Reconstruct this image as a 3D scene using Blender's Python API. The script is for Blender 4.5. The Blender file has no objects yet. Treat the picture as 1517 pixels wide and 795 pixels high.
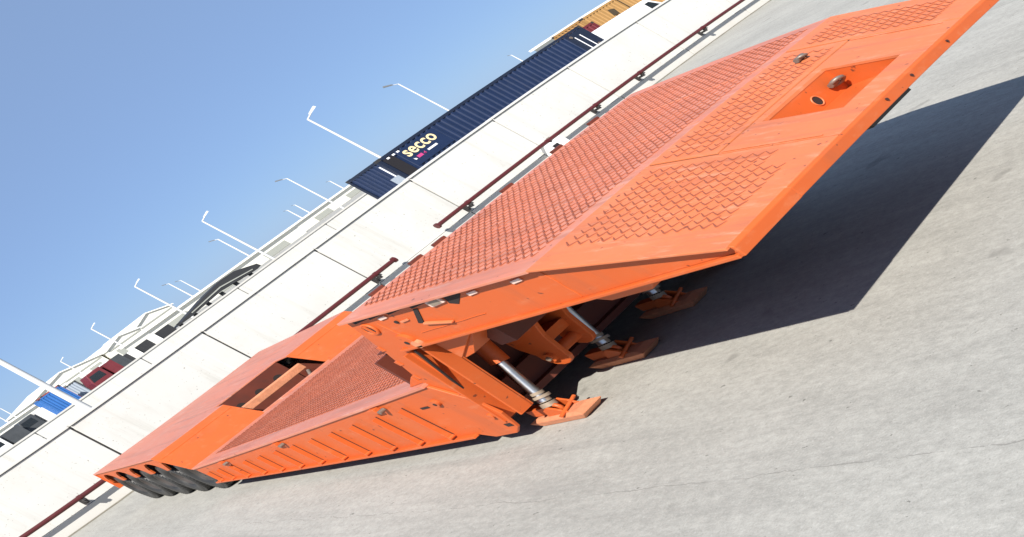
import bpy, bmesh, math, random
from mathutils import Vector, Matrix
random.seed(7)
R = math.radians
sc = bpy.context.scene
C = sc.collection

# ------------------------------------------------------------------ camera, world, sun, exposure
CAM_H = 2.6
SQ, KY = 1.63, 1241.0                      # anamorphic squeeze of the photograph, pixels per radian (1517 px frame)
HALF_LON = (1517 / 2) / (SQ * KY)
HALF_LAT = (795 / 2) / KY
roll, pitch, yaw = R(-48.8), R(8.9), R(32.2)


def camera_axes(r, p, y):
    fwd0 = Vector((math.sin(y), math.cos(y), 0)); right0 = Vector((math.cos(y), -math.sin(y), 0))
    fwd = math.cos(p) * fwd0 - math.sin(p) * Vector((0, 0, 1))
    up0 = right0.cross(fwd)
    right = math.cos(r) * right0 + math.sin(r) * up0
    up = -math.sin(r) * right0 + math.cos(r) * up0
    return right, up, fwd


sc.render.engine = 'CYCLES'
cd = bpy.data.cameras.new('camera')
cam = bpy.data.objects.new('camera', cd)
C.objects.link(cam)
_r, _u, _f = camera_axes(roll, pitch, yaw)
cam.matrix_world = Matrix(((_r.x, _u.x, -_f.x, 0), (_r.y, _u.y, -_f.y, 0), (_r.z, _u.z, -_f.z, CAM_H), (0, 0, 0, 1)))
cd.type = 'PANO'
pano = cd if hasattr(cd, 'panorama_type') else cd.cycles
pano.panorama_type = 'EQUIRECTANGULAR'
pano.longitude_min, pano.longitude_max = -HALF_LON, HALF_LON
pano.latitude_min, pano.latitude_max = -HALF_LAT, HALF_LAT
cd.clip_start, cd.clip_end = 0.05, 6000
sc.camera = cam

SUN_TRAVEL = Vector((0.92, 1.04, -1.17)).normalized()      # direction the light travels
SUN_EL = math.asin(-SUN_TRAVEL.z)
SUN_AZ = math.atan2(-SUN_TRAVEL.x, -SUN_TRAVEL.y)
w = bpy.data.worlds.new('World'); sc.world = w; w.use_nodes = True
nt = w.node_tree
sky = nt.nodes.new('ShaderNodeTexSky'); sky.sky_type = 'NISHITA'; sky.sun_disc = False
sky.sun_elevation = SUN_EL; sky.sun_rotation = SUN_AZ
sky.air_density = 0.6; sky.dust_density = 0.2; sky.ozone_density = 8.0; sky.altitude = 0
hz = nt.nodes.new('ShaderNodeMix'); hz.data_type = 'RGBA'; hz.inputs[0].default_value = 0.72      # thin even haze over the clear sky
hz.inputs[7].default_value = (2.22, 3.20, 5.05, 1)
nt.links.new(sky.outputs[0], hz.inputs[6]); nt.links.new(hz.outputs[2], nt.nodes['Background'].inputs[0])
nt.nodes['Background'].inputs[1].default_value = 0.084
sl = bpy.data.lights.new('sun', 'SUN'); sl.energy = 5.0; sl.angle = R(0.53); sl.color = (1.0, 0.95, 0.87)
so = bpy.data.objects.new('sun', sl); C.objects.link(so)
so.rotation_euler = SUN_TRAVEL.to_track_quat('-Z', 'Y').to_euler(); so.location = (-30, -40, 45)
sc.view_settings.view_transform = 'Standard'; sc.view_settings.look = 'None'
sc.view_settings.exposure = 0.72; sc.view_settings.gamma = 1.0; sc.view_settings.use_curve_mapping = False


# ------------------------------------------------------------------ materials
def mat(name, col, rough=0.5, metal=0.0, var=0.0, vscale=2.0, bump=0.0, bscale=30.0, dirt=None, dirt_amt=0.0, dscale=3.0, spec=0.5, specks=None, streak=None):
    """procedural paint: two noise scales of colour variation, dirt patches, fine bump"""
    m = bpy.data.materials.new(name); m.use_nodes = True
    t = m.node_tree; N = t.nodes; L = t.links
    b = N['Principled BSDF']
    b.inputs['Roughness'].default_value = rough; b.inputs['Metallic'].default_value = metal
    b.inputs['Specular IOR Level'].default_value = spec
    tc = N.new('ShaderNodeTexCoord')
    src = tc.outputs['Object']
    rgb = N.new('ShaderNodeRGB'); rgb.outputs[0].default_value = (*col, 1)
    out = rgb.outputs[0]
    if var:
        n = N.new('ShaderNodeTexNoise'); n.inputs['Scale'].default_value = vscale; n.inputs['Detail'].default_value = 6
        n.inputs['Roughness'].default_value = 0.65
        L.new(src, n.inputs['Vector'])
        mr = N.new('ShaderNodeMapRange'); mr.inputs[1].default_value = 0.25; mr.inputs[2].default_value = 0.75
        mr.inputs[3].default_value = 1 - var; mr.inputs[4].default_value = 1 + var
        L.new(n.outputs['Fac'], mr.inputs[0])
        mx = N.new('ShaderNodeMix'); mx.data_type = 'RGBA'; mx.blend_type = 'MULTIPLY'; mx.inputs[0].default_value = 1
        L.new(out, mx.inputs[6]); L.new(mr.outputs[0], mx.inputs[7]); out = mx.outputs[2]
        rr = N.new('ShaderNodeMapRange'); rr.inputs[3].default_value = max(0.05, rough - 0.12); rr.inputs[4].default_value = min(1, rough + 0.12)
        L.new(n.outputs['Fac'], rr.inputs[0]); L.new(rr.outputs[0], b.inputs['Roughness'])
    if dirt:
        n2 = N.new('ShaderNodeTexNoise'); n2.inputs['Scale'].default_value = dscale; n2.inputs['Detail'].default_value = 9
        n2.inputs['Roughness'].default_value = 0.7
        L.new(src, n2.inputs['Vector'])
        m2 = N.new('ShaderNodeMapRange'); m2.inputs[1].default_value = 0.50; m2.inputs[2].default_value = 0.78
        m2.inputs[3].default_value = 0.0; m2.inputs[4].default_value = dirt_amt
        L.new(n2.outputs['Fac'], m2.inputs[0])
        mx = N.new('ShaderNodeMix'); mx.data_type = 'RGBA'
        L.new(m2.outputs[0], mx.inputs[0]); L.new(out, mx.inputs[6]); mx.inputs[7].default_value = (*dirt, 1); out = mx.outputs[2]
    for st in (streak or []):          # (colour, amount, scale, stretch xyz, threshold)
        mp = N.new('ShaderNodeMapping'); mp.inputs['Scale'].default_value = st[3]; L.new(src, mp.inputs[0])
        n4 = N.new('ShaderNodeTexNoise'); n4.inputs['Scale'].default_value = st[2]; n4.inputs['Detail'].default_value = 8; n4.inputs['Roughness'].default_value = 0.7
        L.new(mp.outputs[0], n4.inputs['Vector'])
        m4 = N.new('ShaderNodeMapRange'); m4.inputs[1].default_value = st[4]; m4.inputs[2].default_value = st[4] + 0.16; m4.inputs[4].default_value = st[1]
        L.new(n4.outputs['Fac'], m4.inputs[0])
        mx = N.new('ShaderNodeMix'); mx.data_type = 'RGBA'
        L.new(m4.outputs[0], mx.inputs[0]); L.new(out, mx.inputs[6]); mx.inputs[7].default_value = (*st[0], 1); out = mx.outputs[2]
    if specks:
        n3 = N.new('ShaderNodeTexNoise'); n3.inputs['Scale'].default_value = specks[1]; n3.inputs['Detail'].default_value = 2
        L.new(src, n3.inputs['Vector'])
        m3 = N.new('ShaderNodeMapRange'); m3.inputs[1].default_value = specks[2]; m3.inputs[2].default_value = specks[2] + 0.05
        L.new(n3.outputs['Fac'], m3.inputs[0])
        mx = N.new('ShaderNodeMix'); mx.data_type = 'RGBA'
        L.new(m3.outputs[0], mx.inputs[0]); L.new(out, mx.inputs[6]); mx.inputs[7].default_value = (*specks[0], 1); out = mx.outputs[2]
    L.new(out, b.inputs['Base Color'])
    if bump:
        nb = N.new('ShaderNodeTexNoise'); nb.inputs['Scale'].default_value = bscale; nb.inputs['Detail'].default_value = 5
        L.new(src, nb.inputs['Vector'])
        bp = N.new('ShaderNodeBump'); bp.inputs['Strength'].default_value = bump; bp.inputs['Distance'].default_value = 0.01
        L.new(nb.outputs['Fac'], bp.inputs['Height']); L.new(bp.outputs[0], b.inputs['Normal'])
    return m


def concrete_yard():
    m = bpy.data.materials.new('yard_concrete'); m.use_nodes = True
    t = m.node_tree; N = t.nodes; L = t.links; b = N['Principled BSDF']
    b.inputs['Roughness'].default_value = 0.85; b.inputs['Specular IOR Level'].default_value = 0.25
    tc = N.new('ShaderNodeTexCoord'); src = tc.outputs['Object']

    def noise(scale, sx, sy, det=6, rg=0.6, rot=0.0):
        mp = N.new('ShaderNodeMapping'); mp.inputs['Scale'].default_value = (sx, sy, 1); mp.inputs['Rotation'].default_value = (0, 0, rot)
        L.new(src, mp.inputs[0])
        n = N.new('ShaderNodeTexNoise'); n.inputs['Scale'].default_value = scale; n.inputs['Detail'].default_value = det
        n.inputs['Roughness'].default_value = rg
        L.new(mp.outputs[0], n.inputs['Vector']); return n.outputs['Fac']

    def rng(fac, a, b_, lo, hi):
        r_ = N.new('ShaderNodeMapRange'); r_.inputs[1].default_value = a; r_.inputs[2].default_value = b_
        r_.inputs[3].default_value = lo; r_.inputs[4].default_value = hi
        L.new(fac, r_.inputs[0]); return r_.outputs[0]

    def mul(a, fac):
        mx = N.new('ShaderNodeMix'); mx.data_type = 'RGBA'; mx.blend_type = 'MULTIPLY'; mx.inputs[0].default_value = 1
        L.new(a, mx.inputs[6]); L.new(fac, mx.inputs[7]); return mx.outputs[2]

    def over(a, fac, col):
        mx = N.new('ShaderNodeMix'); mx.data_type = 'RGBA'
        L.new(fac, mx.inputs[0]); L.new(a, mx.inputs[6]); mx.inputs[7].default_value = (*col, 1); return mx.outputs[2]

    rgb = N.new('ShaderNodeRGB'); rgb.outputs[0].default_value = (0.345, 0.337, 0.306, 1)
    c = rgb.outputs[0]
    c = mul(c, rng(noise(0.5, 1, 0.5, 4), 0.3, 0.7, 0.90, 1.08))           # large patches
    c = mul(c, rng(noise(2.6, 2.0, 0.5, 7, 0.7, R(-8)), 0.3, 0.7, 0.88, 1.10))    # trowel / sweeping streaks, along the wall-to-camera line
    c = mul(c, rng(noise(16, 1.3, 0.75, 8, 0.75, R(-14)), 0.3, 0.7, 0.80, 1.17))
    c = mul(c, rng(noise(70, 1, 1, 6, 0.8), 0.25, 0.75, 0.78, 1.20))      # grain
    c = over(c, rng(noise(1.1, 3.0, 0.3, 5, 0.7, R(6)), 0.60, 0.74, 0, 0.28), (0.22, 0.215, 0.2))   # tyre dust
    c = over(c, rng(noise(13, 1.2, 0.8, 3, 0.6), 0.69, 0.71, 0, 0.7), (0.10, 0.095, 0.085))    # grit
    c = over(c, rng(noise(7, 1.4, 0.7, 8, 0.75), 0.66, 0.76, 0, 0.35), (0.55, 0.54, 0.5))     # lighter scuffs
    c = over(c, rng(noise(38, 1, 1, 3, 0.6), 0.655, 0.69, 0, 0.34), (0.14, 0.135, 0.12))      # aggregate
    c = over(c, rng(noise(45, 1.2, 0.9, 3, 0.6), 0.655, 0.69, 0, 0.38), (0.56, 0.55, 0.52))
    c = over(c, rng(noise(0.8, 5.0, 0.12, 5, 0.6, R(3)), 0.60, 0.70, 0, 0.22), (0.17, 0.165, 0.155))     # faint tyre tracks
    c = over(c, rng(noise(1.6, 1, 1, 3, 0.5), 0.68, 0.72, 0, 0.35), (0.12, 0.115, 0.105))      # old oil spots
    # hairline shrinkage crack along the slab edge near the camera
    sep = N.new('ShaderNodeSeparateXYZ'); L.new(src, sep.inputs[0])
    wn = noise(1.7, 0.2, 1.0, 6, 0.65)
    wr = rng(wn, 0, 1, -0.085, 0.085)
    ad = N.new('ShaderNodeMath'); ad.operation = 'ADD'; L.new(sep.outputs[0], ad.inputs[0]); L.new(wr, ad.inputs[1])
    sb = N.new('ShaderNodeMath'); sb.operation = 'SUBTRACT'; L.new(ad.outputs[0], sb.inputs[0]); sb.inputs[1].default_value = 2.50
    ab = N.new('ShaderNodeMath'); ab.operation = 'ABSOLUTE'; L.new(sb.outputs[0], ab.inputs[0])
    brk = rng(noise(3.0, 1, 1, 5, 0.7), 0.42, 0.58, 0.0, 0.0055)
    lt = N.new('ShaderNodeMath'); lt.operation = 'LESS_THAN'; L.new(ab.outputs[0], lt.inputs[0]); L.new(brk, lt.inputs[1])
    ml = N.new('ShaderNodeMath'); ml.operation = 'MULTIPLY'; L.new(lt.outputs[0], ml.inputs[0]); ml.inputs[1].default_value = 0.42
    c = over(c, ml.outputs[0], (0.13, 0.12, 0.11))
    L.new(c, b.inputs['Base Color'])
    bp = N.new('ShaderNodeBump'); bp.inputs['Strength'].default_value = 0.35; bp.inputs['Distance'].default_value = 0.006
    L.new(noise(45, 1.1, 0.9, 7, 0.75), bp.inputs['Height']); L.new(bp.outputs[0], b.inputs['Normal'])
    return m


ORANGE = (0.50, 0.094, 0.019)
M = dict(
    yard=concrete_yard(),
    orange=mat('orange_paint', ORANGE, 0.48, var=0.06, vscale=1.3, bump=0.05, bscale=14, dirt=(0.46, 0.15, 0.06), dirt_amt=0.30, dscale=2.2, spec=0.35, specks=((0.17, 0.045, 0.02), 15, 0.70), streak=[((0.36, 0.085, 0.03), 0.55, 2.6, (1, 1.6, 0.3), 0.54), ((0.52, 0.17, 0.075), 0.5, 5.0, (1, 0.5, 2.0), 0.56)]),
    front=mat('orange_deck_paint', (0.55, 0.150, 0.054), 0.45, var=0.06, vscale=1.6, bump=0.06, bscale=20, dirt=(0.50, 0.21, 0.11), dirt_amt=0.40, dscale=2.5, specks=((0.20, 0.055, 0.03), 16, 0.70), streak=[((0.30, 0.10, 0.055), 0.60, 2.2, (3.0, 0.35, 1), 0.51), ((0.62, 0.33, 0.22), 0.45, 6.0, (2.5, 0.5, 1), 0.55)]),
    deck=mat('sky_sheen_deck_paint', (0.53, 0.178, 0.106), 0.46, var=0.07, vscale=1.4, bump=0.08, bscale=24, dirt=(0.50, 0.27, 0.20), dirt_amt=0.55, dscale=1.8, specks=((0.22, 0.08, 0.05), 14, 0.70), streak=[((0.30, 0.12, 0.08), 0.60, 1.4, (3.5, 0.25, 1), 0.50), ((0.60, 0.38, 0.31), 0.45, 4.0, (3.0, 0.4, 1), 0.55)]),  # same orange with the pale sky sheen of top faces mixed into its colour
    cleat=mat('scuffed_cleat_steel', (0.27, 0.070, 0.032), 0.6, var=0.3, vscale=3, dirt=(0.42, 0.15, 0.09), dirt_amt=0.6, dscale=1.6),
    under=mat('shaded_underbody_paint', (0.115, 0.022, 0.010), 0.65, var=0.25, vscale=2.5, dirt=(0.05, 0.025, 0.018), dirt_amt=0.7, dscale=2.0),  # underside shade put into the colour, far darker than the orange, plus grime
    rust=mat('rusty_foot_paint', (0.52, 0.20, 0.10), 0.75, var=0.20, vscale=9, bump=0.3, bscale=60, dirt=(0.25, 0.12, 0.07), dirt_amt=0.6, dscale=7),
    collar=mat('dusty_steel', (0.27, 0.215, 0.16), 0.6, metal=0.2, var=0.2, vscale=12, dirt=(0.25, 0.13, 0.07), dirt_amt=0.5, dscale=9),
    chrome=mat('chromed_rod', (0.50, 0.50, 0.50), 0.32, metal=1.0, var=0.06, vscale=8),
    dark=mat('recess_shade', (0.02, 0.012, 0.01), 0.8),  # near-black colour stands in for the shade inside holes, slots and the bay
    seam=mat('seam_and_rib_shade', (0.045, 0.012, 0.008), 0.8),  # dark seams, and the painted shade strips beside the ribs
    steel=mat('tarnished_steel', (0.22, 0.18, 0.15), 0.5, metal=0.5, var=0.2, vscale=20, dirt=(0.25, 0.15, 0.1), dirt_amt=0.5, dscale=14),
    label=mat('pale_reflector', (0.70, 0.50, 0.42), 0.5, var=0.1, vscale=20),
    tyre=mat('tyre_rubber', (0.020, 0.020, 0.020), 0.5, var=0.25, vscale=6, bump=0.2, bscale=40, dirt=(0.08, 0.075, 0.065), dirt_amt=0.35, dscale=4),
    rim=mat('rim_paint', (0.05, 0.042, 0.038), 0.5, var=0.15, vscale=8),
    wall=mat('white_precast', (0.545, 0.54, 0.515), 0.8, var=0.025, vscale=0.9, bump=0.08, bscale=30, dirt=(0.455, 0.44, 0.395), dirt_amt=0.45, dscale=0.8, spec=0.2, streak=[((0.36, 0.345, 0.30), 0.38, 1.1, (2.2, 2.2, 0.18), 0.55), ((0.40, 0.37, 0.31), 0.45, 5.0, (1, 1, 1), 0.60)], specks=((0.30, 0.29, 0.26), 22, 0.70)),
    plinth=mat('white_plinth', (0.52, 0.51, 0.48), 0.85, var=0.05, vscale=1.2, dirt=(0.50, 0.46, 0.38), dirt_amt=0.5, dscale=1.3, spec=0.2),
    joint=mat('joint_filler', (0.16, 0.15, 0.14), 0.9),
    pipe=mat('dark_red_pipe_paint', (0.075, 0.010, 0.011), 0.42, var=0.15, vscale=3, dirt=(0.06, 0.02, 0.015), dirt_amt=0.6, dscale=2),
    bracket=mat('black_bracket', (0.03, 0.028, 0.028), 0.6),
    gutter=mat('dirty_gutter', (0.17, 0.155, 0.12), 0.95, var=0.35, vscale=7, bump=0.5, bscale=25, dirt=(0.33, 0.31, 0.26), dirt_amt=0.9, dscale=2.0),
    navy=mat('navy_container_paint', (0.006, 0.018, 0.060), 0.5, var=0.12, vscale=1.5, dirt=(0.02, 0.03, 0.055), dirt_amt=0.4, dscale=2.5, streak=[((0.06, 0.035, 0.025), 0.6, 1.6, (1.6, 1.6, 0.25), 0.62)]),
    navy_dark=mat('dark_frame_paint', (0.008, 0.014, 0.034), 0.5, var=0.15, vscale=3),
    cream=mat('cream_lettering', (0.86, 0.70, 0.38), 0.6), white=mat('white_lettering', (0.78, 0.78, 0.80), 0.6),
    magenta=mat('magenta_lettering', (0.50, 0.05, 0.20), 0.6), black=mat('black_print', (0.012, 0.010, 0.012), 0.6),
    grey=mat('grey_plate', (0.33, 0.38, 0.44), 0.5),
    tan=mat('tan_container_paint', (0.36, 0.20, 0.065), 0.55, var=0.08, vscale=1.2), tan_dark=mat('black_stain', (0.06, 0.04, 0.02), 0.8),
    maroon=mat('maroon_container_paint', (0.13, 0.016, 0.022), 0.55, var=0.15, vscale=1.5),
    brick=mat('red_container_paint', (0.26, 0.055, 0.035), 0.55, var=0.1, vscale=1.5),
    blue=mat('blue_container_paint', (0.025, 0.12, 0.36), 0.5, var=0.1, vscale=1.5),
    lamp=mat('white_lamp_paint', (0.60, 0.60, 0.59), 0.45), lamp_dark=mat('grey_lamp_glass', (0.16, 0.17, 0.18), 0.3),
    shed=mat('pale_shed_cladding', (0.68, 0.67, 0.60), 0.7, var=0.04, vscale=0.05), shed_roof=mat('white_shed_roof', (0.80, 0.80, 0.77), 0.6, var=0.03, vscale=0.05),
    shed_grey=mat('grey_shed_door', (0.30, 0.31, 0.28), 0.7), coal=mat('black_gallery_steel', (0.020, 0.021, 0.024), 0.7, var=0.2, vscale=0.4),
    vanwhite=mat('white_van_paint', (0.75, 0.75, 0.74), 0.3), glass=mat('dark_glass', (0.02, 0.025, 0.03), 0.08), truckdark=mat('dark_truck_paint', (0.05, 0.055, 0.06), 0.45, var=0.2, vscale=1),
)


# ------------------------------------------------------------------ mesh helpers
class MB:
    def __init__(s): s.v = []; s.f = []; s.sm = []

    def add(s, vs, fs, smooth=False):
        o = len(s.v); s.v += [tuple(p) for p in vs]; s.f += [tuple(i + o for i in f) for f in fs]; s.sm += [smooth] * len(fs); return s

    def box(s, x0, x1, y0, y1, z0, z1):
        return s.add([(x0, y0, z0), (x1, y0, z0), (x1, y1, z0), (x0, y1, z0), (x0, y0, z1), (x1, y0, z1), (x1, y1, z1), (x0, y1, z1)],
                     [(0, 3, 2, 1), (4, 5, 6, 7), (0, 1, 5, 4), (1, 2, 6, 5), (2, 3, 7, 6), (3, 0, 4, 7)])

    def prism(s, poly, x0, x1):
        """poly: list of (y, z); extruded along x"""
        n = len(poly)
        a = sum(poly[i][0] * poly[(i + 1) % n][1] - poly[(i + 1) % n][0] * poly[i][1] for i in range(n))
        if a < 0: poly = poly[::-1]
        vs = [(x0, y, z) for y, z in poly] + [(x1, y, z) for y, z in poly]
        fs = [tuple(range(n))[::-1], tuple(range(n, 2 * n))] + [(i, (i + 1) % n, n + (i + 1) % n, n + i) for i in range(n)]
        return s.add(vs, fs)

    def prism_xz(s, poly, y0, y1):
        n = len(poly)
        vs = [(x, y0, z) for x, z in poly] + [(x, y1, z) for x, z in poly]
        fs = [tuple(range(n)), tuple(range(n, 2 * n))[::-1]] + [(i, n + i, n + (i + 1) % n, (i + 1) % n) for i in range(n)]
        return s.add(vs, fs)

    def hexa(s, p):
        """8 points: bottom 4, top 4"""
        return s.add(p, [(0, 3, 2, 1), (4, 5, 6, 7), (0, 1, 5, 4), (1, 2, 6, 5), (2, 3, 7, 6), (3, 0, 4, 7)])

    def tube(s, p, q, r0, r1=None, n=16, cap=True):
        r1 = r0 if r1 is None else r1
        p, q = Vector(p), Vector(q); d = (q - p).normalized()
        a = d.orthogonal().normalized(); b = d.cross(a)
        vs = []
        for c, r in ((p, r0), (q, r1)):
            for i in range(n):
                t = 2 * math.pi * i / n; vs.append(c + a * math.cos(t) * r + b * math.sin(t) * r)
        s.add(vs, [(i, (i + 1) % n, n + (i + 1) % n, n + i) for i in range(n)], True)
        if cap: s.add(vs, [tuple(range(n))[::-1], tuple(range(n, 2 * n))])
        return s

    def lathe(s, c, axis, prof, n=28):
        """prof: list of (along, radius) rings; closed ring profile"""
        ax = Vector(axis).normalized(); a = ax.orthogonal().normalized(); b = ax.cross(a); c = Vector(c)
        k = len(prof); vs = []
        for i in range(n):
            t = 2 * math.pi * i / n
            for u, r in prof: vs.append(c + ax * u + (a * math.cos(t) + b * math.sin(t)) * r)
        fs = [(i * k + j, i * k + (j + 1) % k, ((i + 1) % n) * k + (j + 1) % k, ((i + 1) % n) * k + j) for i in range(n) for j in range(k)]
        return s.add(vs, fs, True)

    def mesh(s, name):
        me = bpy.data.meshes.new(name); me.from_pydata(s.v, [], s.f)
        me.polygons.foreach_set('use_smooth', s.sm); me.update(); return me

    def build(s, name, m, parent=None, bevel=0.0):
        return obj(name, s.mesh(name), m, parent, bevel)


def obj(name, me, m, parent=None, bevel=0.0):
    if m is not None and not me.materials: me.materials.append(M[m] if isinstance(m, str) else m)
    o = bpy.data.objects.new(name, me); C.objects.link(o)
    if parent is not None: o.parent = parent
    if bevel:
        bm = o.modifiers.new('edge', 'BEVEL'); bm.width = bevel; bm.segments = 2; bm.limit_method = 'ANGLE'; bm.angle_limit = R(40)
    return o


def empty(name, loc=(0, 0, 0), rz=0.0):
    o = bpy.data.objects.new(name, None); C.objects.link(o); o.location = loc; o.rotation_euler = (0, 0, rz)
    o.empty_display_size = 0.3; return o


def tag(o, label, cat, group=None):
    o['label'] = label; o['category'] = cat
    if group: o['group'] = group
    return o


def structure(o): o['kind'] = 'structure'; return o


def copy_tree(o, parent=None):
    c = o.copy(); C.objects.link(c); c.parent = parent
    for ch in list(o.children): copy_tree(ch, c)
    return c


# ------------------------------------------------------------------ ground and gutter
g = MB(); S = 2500.0
g.add([(-S, -200, 0), (S, -200, 0), (S, S * 1.6, 0), (-S, S * 1.6, 0)], [(0, 1, 2, 3)])
structure(g.build('ground', 'yard'))
WY = 21.7                                   # face of the boundary wall
g = MB(); n = 160; x0, x1 = -16.0, 64.0
pts = []
for i in range(n + 1):
    x = x0 + (x1 - x0) * i / n
    pts.append((x, WY - 0.20 - random.uniform(0.02, 0.12), 0.006)); pts.append((x, WY + 0.05, 0.006))
g.add(pts, [(2 * i, 2 * i + 2, 2 * i + 3, 2 * i + 1) for i in range(n)])
structure(g.build('gutter', 'gutter'))

# ------------------------------------------------------------------ boundary wall of precast panels
WH = 1.90
wall = empty('boundary_wall', (20, WY + 0.1, 0))
tag(wall, 'long white precast concrete boundary wall crossing the picture behind the orange trailer', 'wall')


def wpart(mb, name, m, bevel=0.0, parent=None):
    o = mb.build(name, m, wall if parent is None else parent, bevel)
    if parent is None: o.matrix_parent_inverse = Matrix.Translation((-20, -WY - 0.1, 0))
    return o


wpart(MB().box(-16, 64, WY + 0.06, WY + 0.22, 0, WH - 0.05), 'backing', 'joint')
seams = [4.55 - 3.42 * k for k in range(6, 0, -1)] + [4.55, 8.06, 11.40, 14.60, 17.75, 20.95] + [20.95 + 3.3 * k for k in range(1, 13)]
PIPE_Z, PIPE_D = 0.55, 0.30
for i in range(len(seams) - 1):
    a, b = seams[i] + 0.026, seams[i + 1] - 0.026
    dz = random.uniform(-0.012, 0.012)
    p = wpart(MB().box(a, b, WY, WY + 0.14, 0.30, WH - 0.07 + dz), 'panel', 'wall', 0.008)
    q = MB().box(b - 0.42, b - 0.004, WY - 0.018, WY + 0.02, 0.304, WH - 0.14 + dz).build('pilaster', 'wall', p, 0.006)
    cp = wpart(MB().box(a - 0.006, b + 0.006, WY - 0.045, WY + 0.26, WH - 0.055 + dz, WH + dz), 'coping', 'wall', 0.008)
    wpart(MB().box(a - 0.010, b + 0.010, WY - 0.05, WY + 0.20, 0.0, 0.292), 'plinth', 'plinth', 0.01)

# ------------------------------------------------------------------ dark red pipe runs along the wall
def pipe_run(xa, xb, label, caps, brackets):
    t = empty('steel_pipe', (xa, WY - PIPE_D, PIPE_Z)); tag(t, label, 'pipe', 'dark red pipe runs along the wall')
    MB().tube((0, 0, 0), (xb - xa, 0, 0), 0.052, n=18).build('tube', 'pipe', t)
    for e in caps:
        MB().tube((e - xa - 0.03, 0, 0), (e - xa + 0.03, 0, 0), 0.082, n=18).build('end_flange', 'pipe', t)
    for bx in brackets:
        u = bx - xa
        br = MB().box(u - 0.03, u + 0.03, 0.0, PIPE_D + 0.01, -0.16, -0.10)
        br.box(u - 0.035, u + 0.035, -0.07, 0.07, -0.10, -0.052); br.box(u - 0.06, u + 0.06, PIPE_D - 0.03, PIPE_D - 0.001, -0.22, 0.02)
        br.build('bracket', 'bracket', t)
        MB().tube((u - 0.04, 0, 0), (u + 0.04, 0, 0), 0.062, n=18).build('clamp', 'pipe', t)
    return t


pipe_run(-10.0, 5.1, 'dark red pipe on the wall at lower left, running out of the picture', [5.1], [-5.7, -2.3, 1.1, 3.2])
pipe_run(6.1, 12.05, 'dark red pipe stub on the wall ending just left of the raised orange deck', [6.1, 12.05], [8.0, 11.45])
pipe_run(13.55, 60.0, 'longest dark red pipe on the wall, running from the deck corner to upper right', [13.55], [14.65, 17.80, 19.9, 22.0, 25.3, 28.6, 31.9, 35.2, 38.5])

v = empty('valve_box', (17.85, WY - 0.22, 0.0)); tag(v, 'small white metal valve box with black opening on the wall below the pipe', 'valve box')
MB().prism([(-0.17, 0.02), (0.15, 0.02), (0.15, 0.50), (0.02, 0.56), (-0.17, 0.46)], -0.33, 0.30).build('body', 'vanwhite', v, 0.012)
MB().box(-0.22, -0.02, -0.185, -0.165, 0.18, 0.38).build('opening', 'black', v)
MB().box(0.02, 0.26, -0.19, -0.165, 0.10, 0.44).build('door', 'vanwhite', v, 0.006)
MB().tube((0.06, -0.06, 0.5), (0.06, -0.06, 0.62), 0.05).build('valve_stem', 'steel', v)

# ------------------------------------------------------------------ containers
def corrugated(L_, H_, pitch=0.28, dep=0.045):
    """panel in the xz plane, x 0..L_, z 0..H_, trapezoid ribs towards -y"""
    xs = []; x = 0.0
    while x < L_:
        for f, d in ((0, 0), (0.25, 0), (0.42, -dep), (0.75, -dep), (0.92, 0)):
            xx = x + f * pitch
            if xx < L_: xs.append((xx, d))
        x += pitch
    xs.append((L_, 0))
    vs = [(x, d, 0) for x, d in xs] + [(x, d, H_) for x, d in xs]
    k = len(xs); return vs, [(i, i + 1, k + i + 1, k + i) for i in range(k - 1)]


def container(loc, L_, W_, H_, m, fm, label, group=None, rz=0.0):
    t = empty('shipping_container', loc, rz); tag(t, label, 'container', group)
    P = 0.16
    vs, fs = corrugated(L_ - 2 * P, H_ - 0.30)
    MB().add([(x + P, y + 0.055, z + 0.17) for x, y, z in vs], fs).build('side_panel', m, t)
    MB().add([(x + P, W_ - 0.055 - y, z + 0.17) for x, y, z in vs], [f[::-1] for f in fs]).build('side_panel', m, t)
    vs, fs = corrugated(W_ - 2 * P, H_ - 0.30)
    MB().add([(y + 0.055, W_ - P - x, z + 0.17) for x, y, z in vs], fs).build('end_panel', m, t)
    MB().box(L_ - 0.06, L_ - 0.03, P, W_ - P, 0.17, H_ - 0.13).build('door', m, t)
    MB().box(0.06, L_ - 0.06, 0.06, W_ - 0.06, H_ - 0.07, H_ - 0.03).build('roof', m, t)
    MB().box(0.06, L_ - 0.06, 0.06, W_ - 0.06, 0.10, 0.14).build('floor', fm, t)
    for x in (0, L_ - P):
        for y in (0, W_ - P): MB().box(x + 0.006, x + P - 0.006, y + 0.006, y + P - 0.006, 0.121, H_ - 0.121).build('corner_post', fm, t)
        MB().box(x + 0.01, x + P - 0.01, P, W_ - P, H_ - 0.125, H_ - 0.012).build('end_rail', fm, t)
        MB().box(x + 0.01, x + P - 0.01, P, W_ - P, 0.012, 0.166).build('end_rail', fm, t)
        for y in (0, W_ - P):
            for z in (0, H_ - 0.12): MB().box(x, x + P + 0.02 if x == 0 else x + P, y, y + P, z, z + 0.12).build('corner_casting', 'bracket', t)
    for y in (0.01, W_ - P + 0.04):
        MB().box(P + 0.02, L_ - P, y, y + 0.11, H_ - 0.128, H_ - 0.012).build('side_rail', fm, t)
        MB().box(P + 0.02, L_ - P, y, y + 0.11, 0.012, 0.168).build('side_rail', fm, t)
    return t


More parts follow.
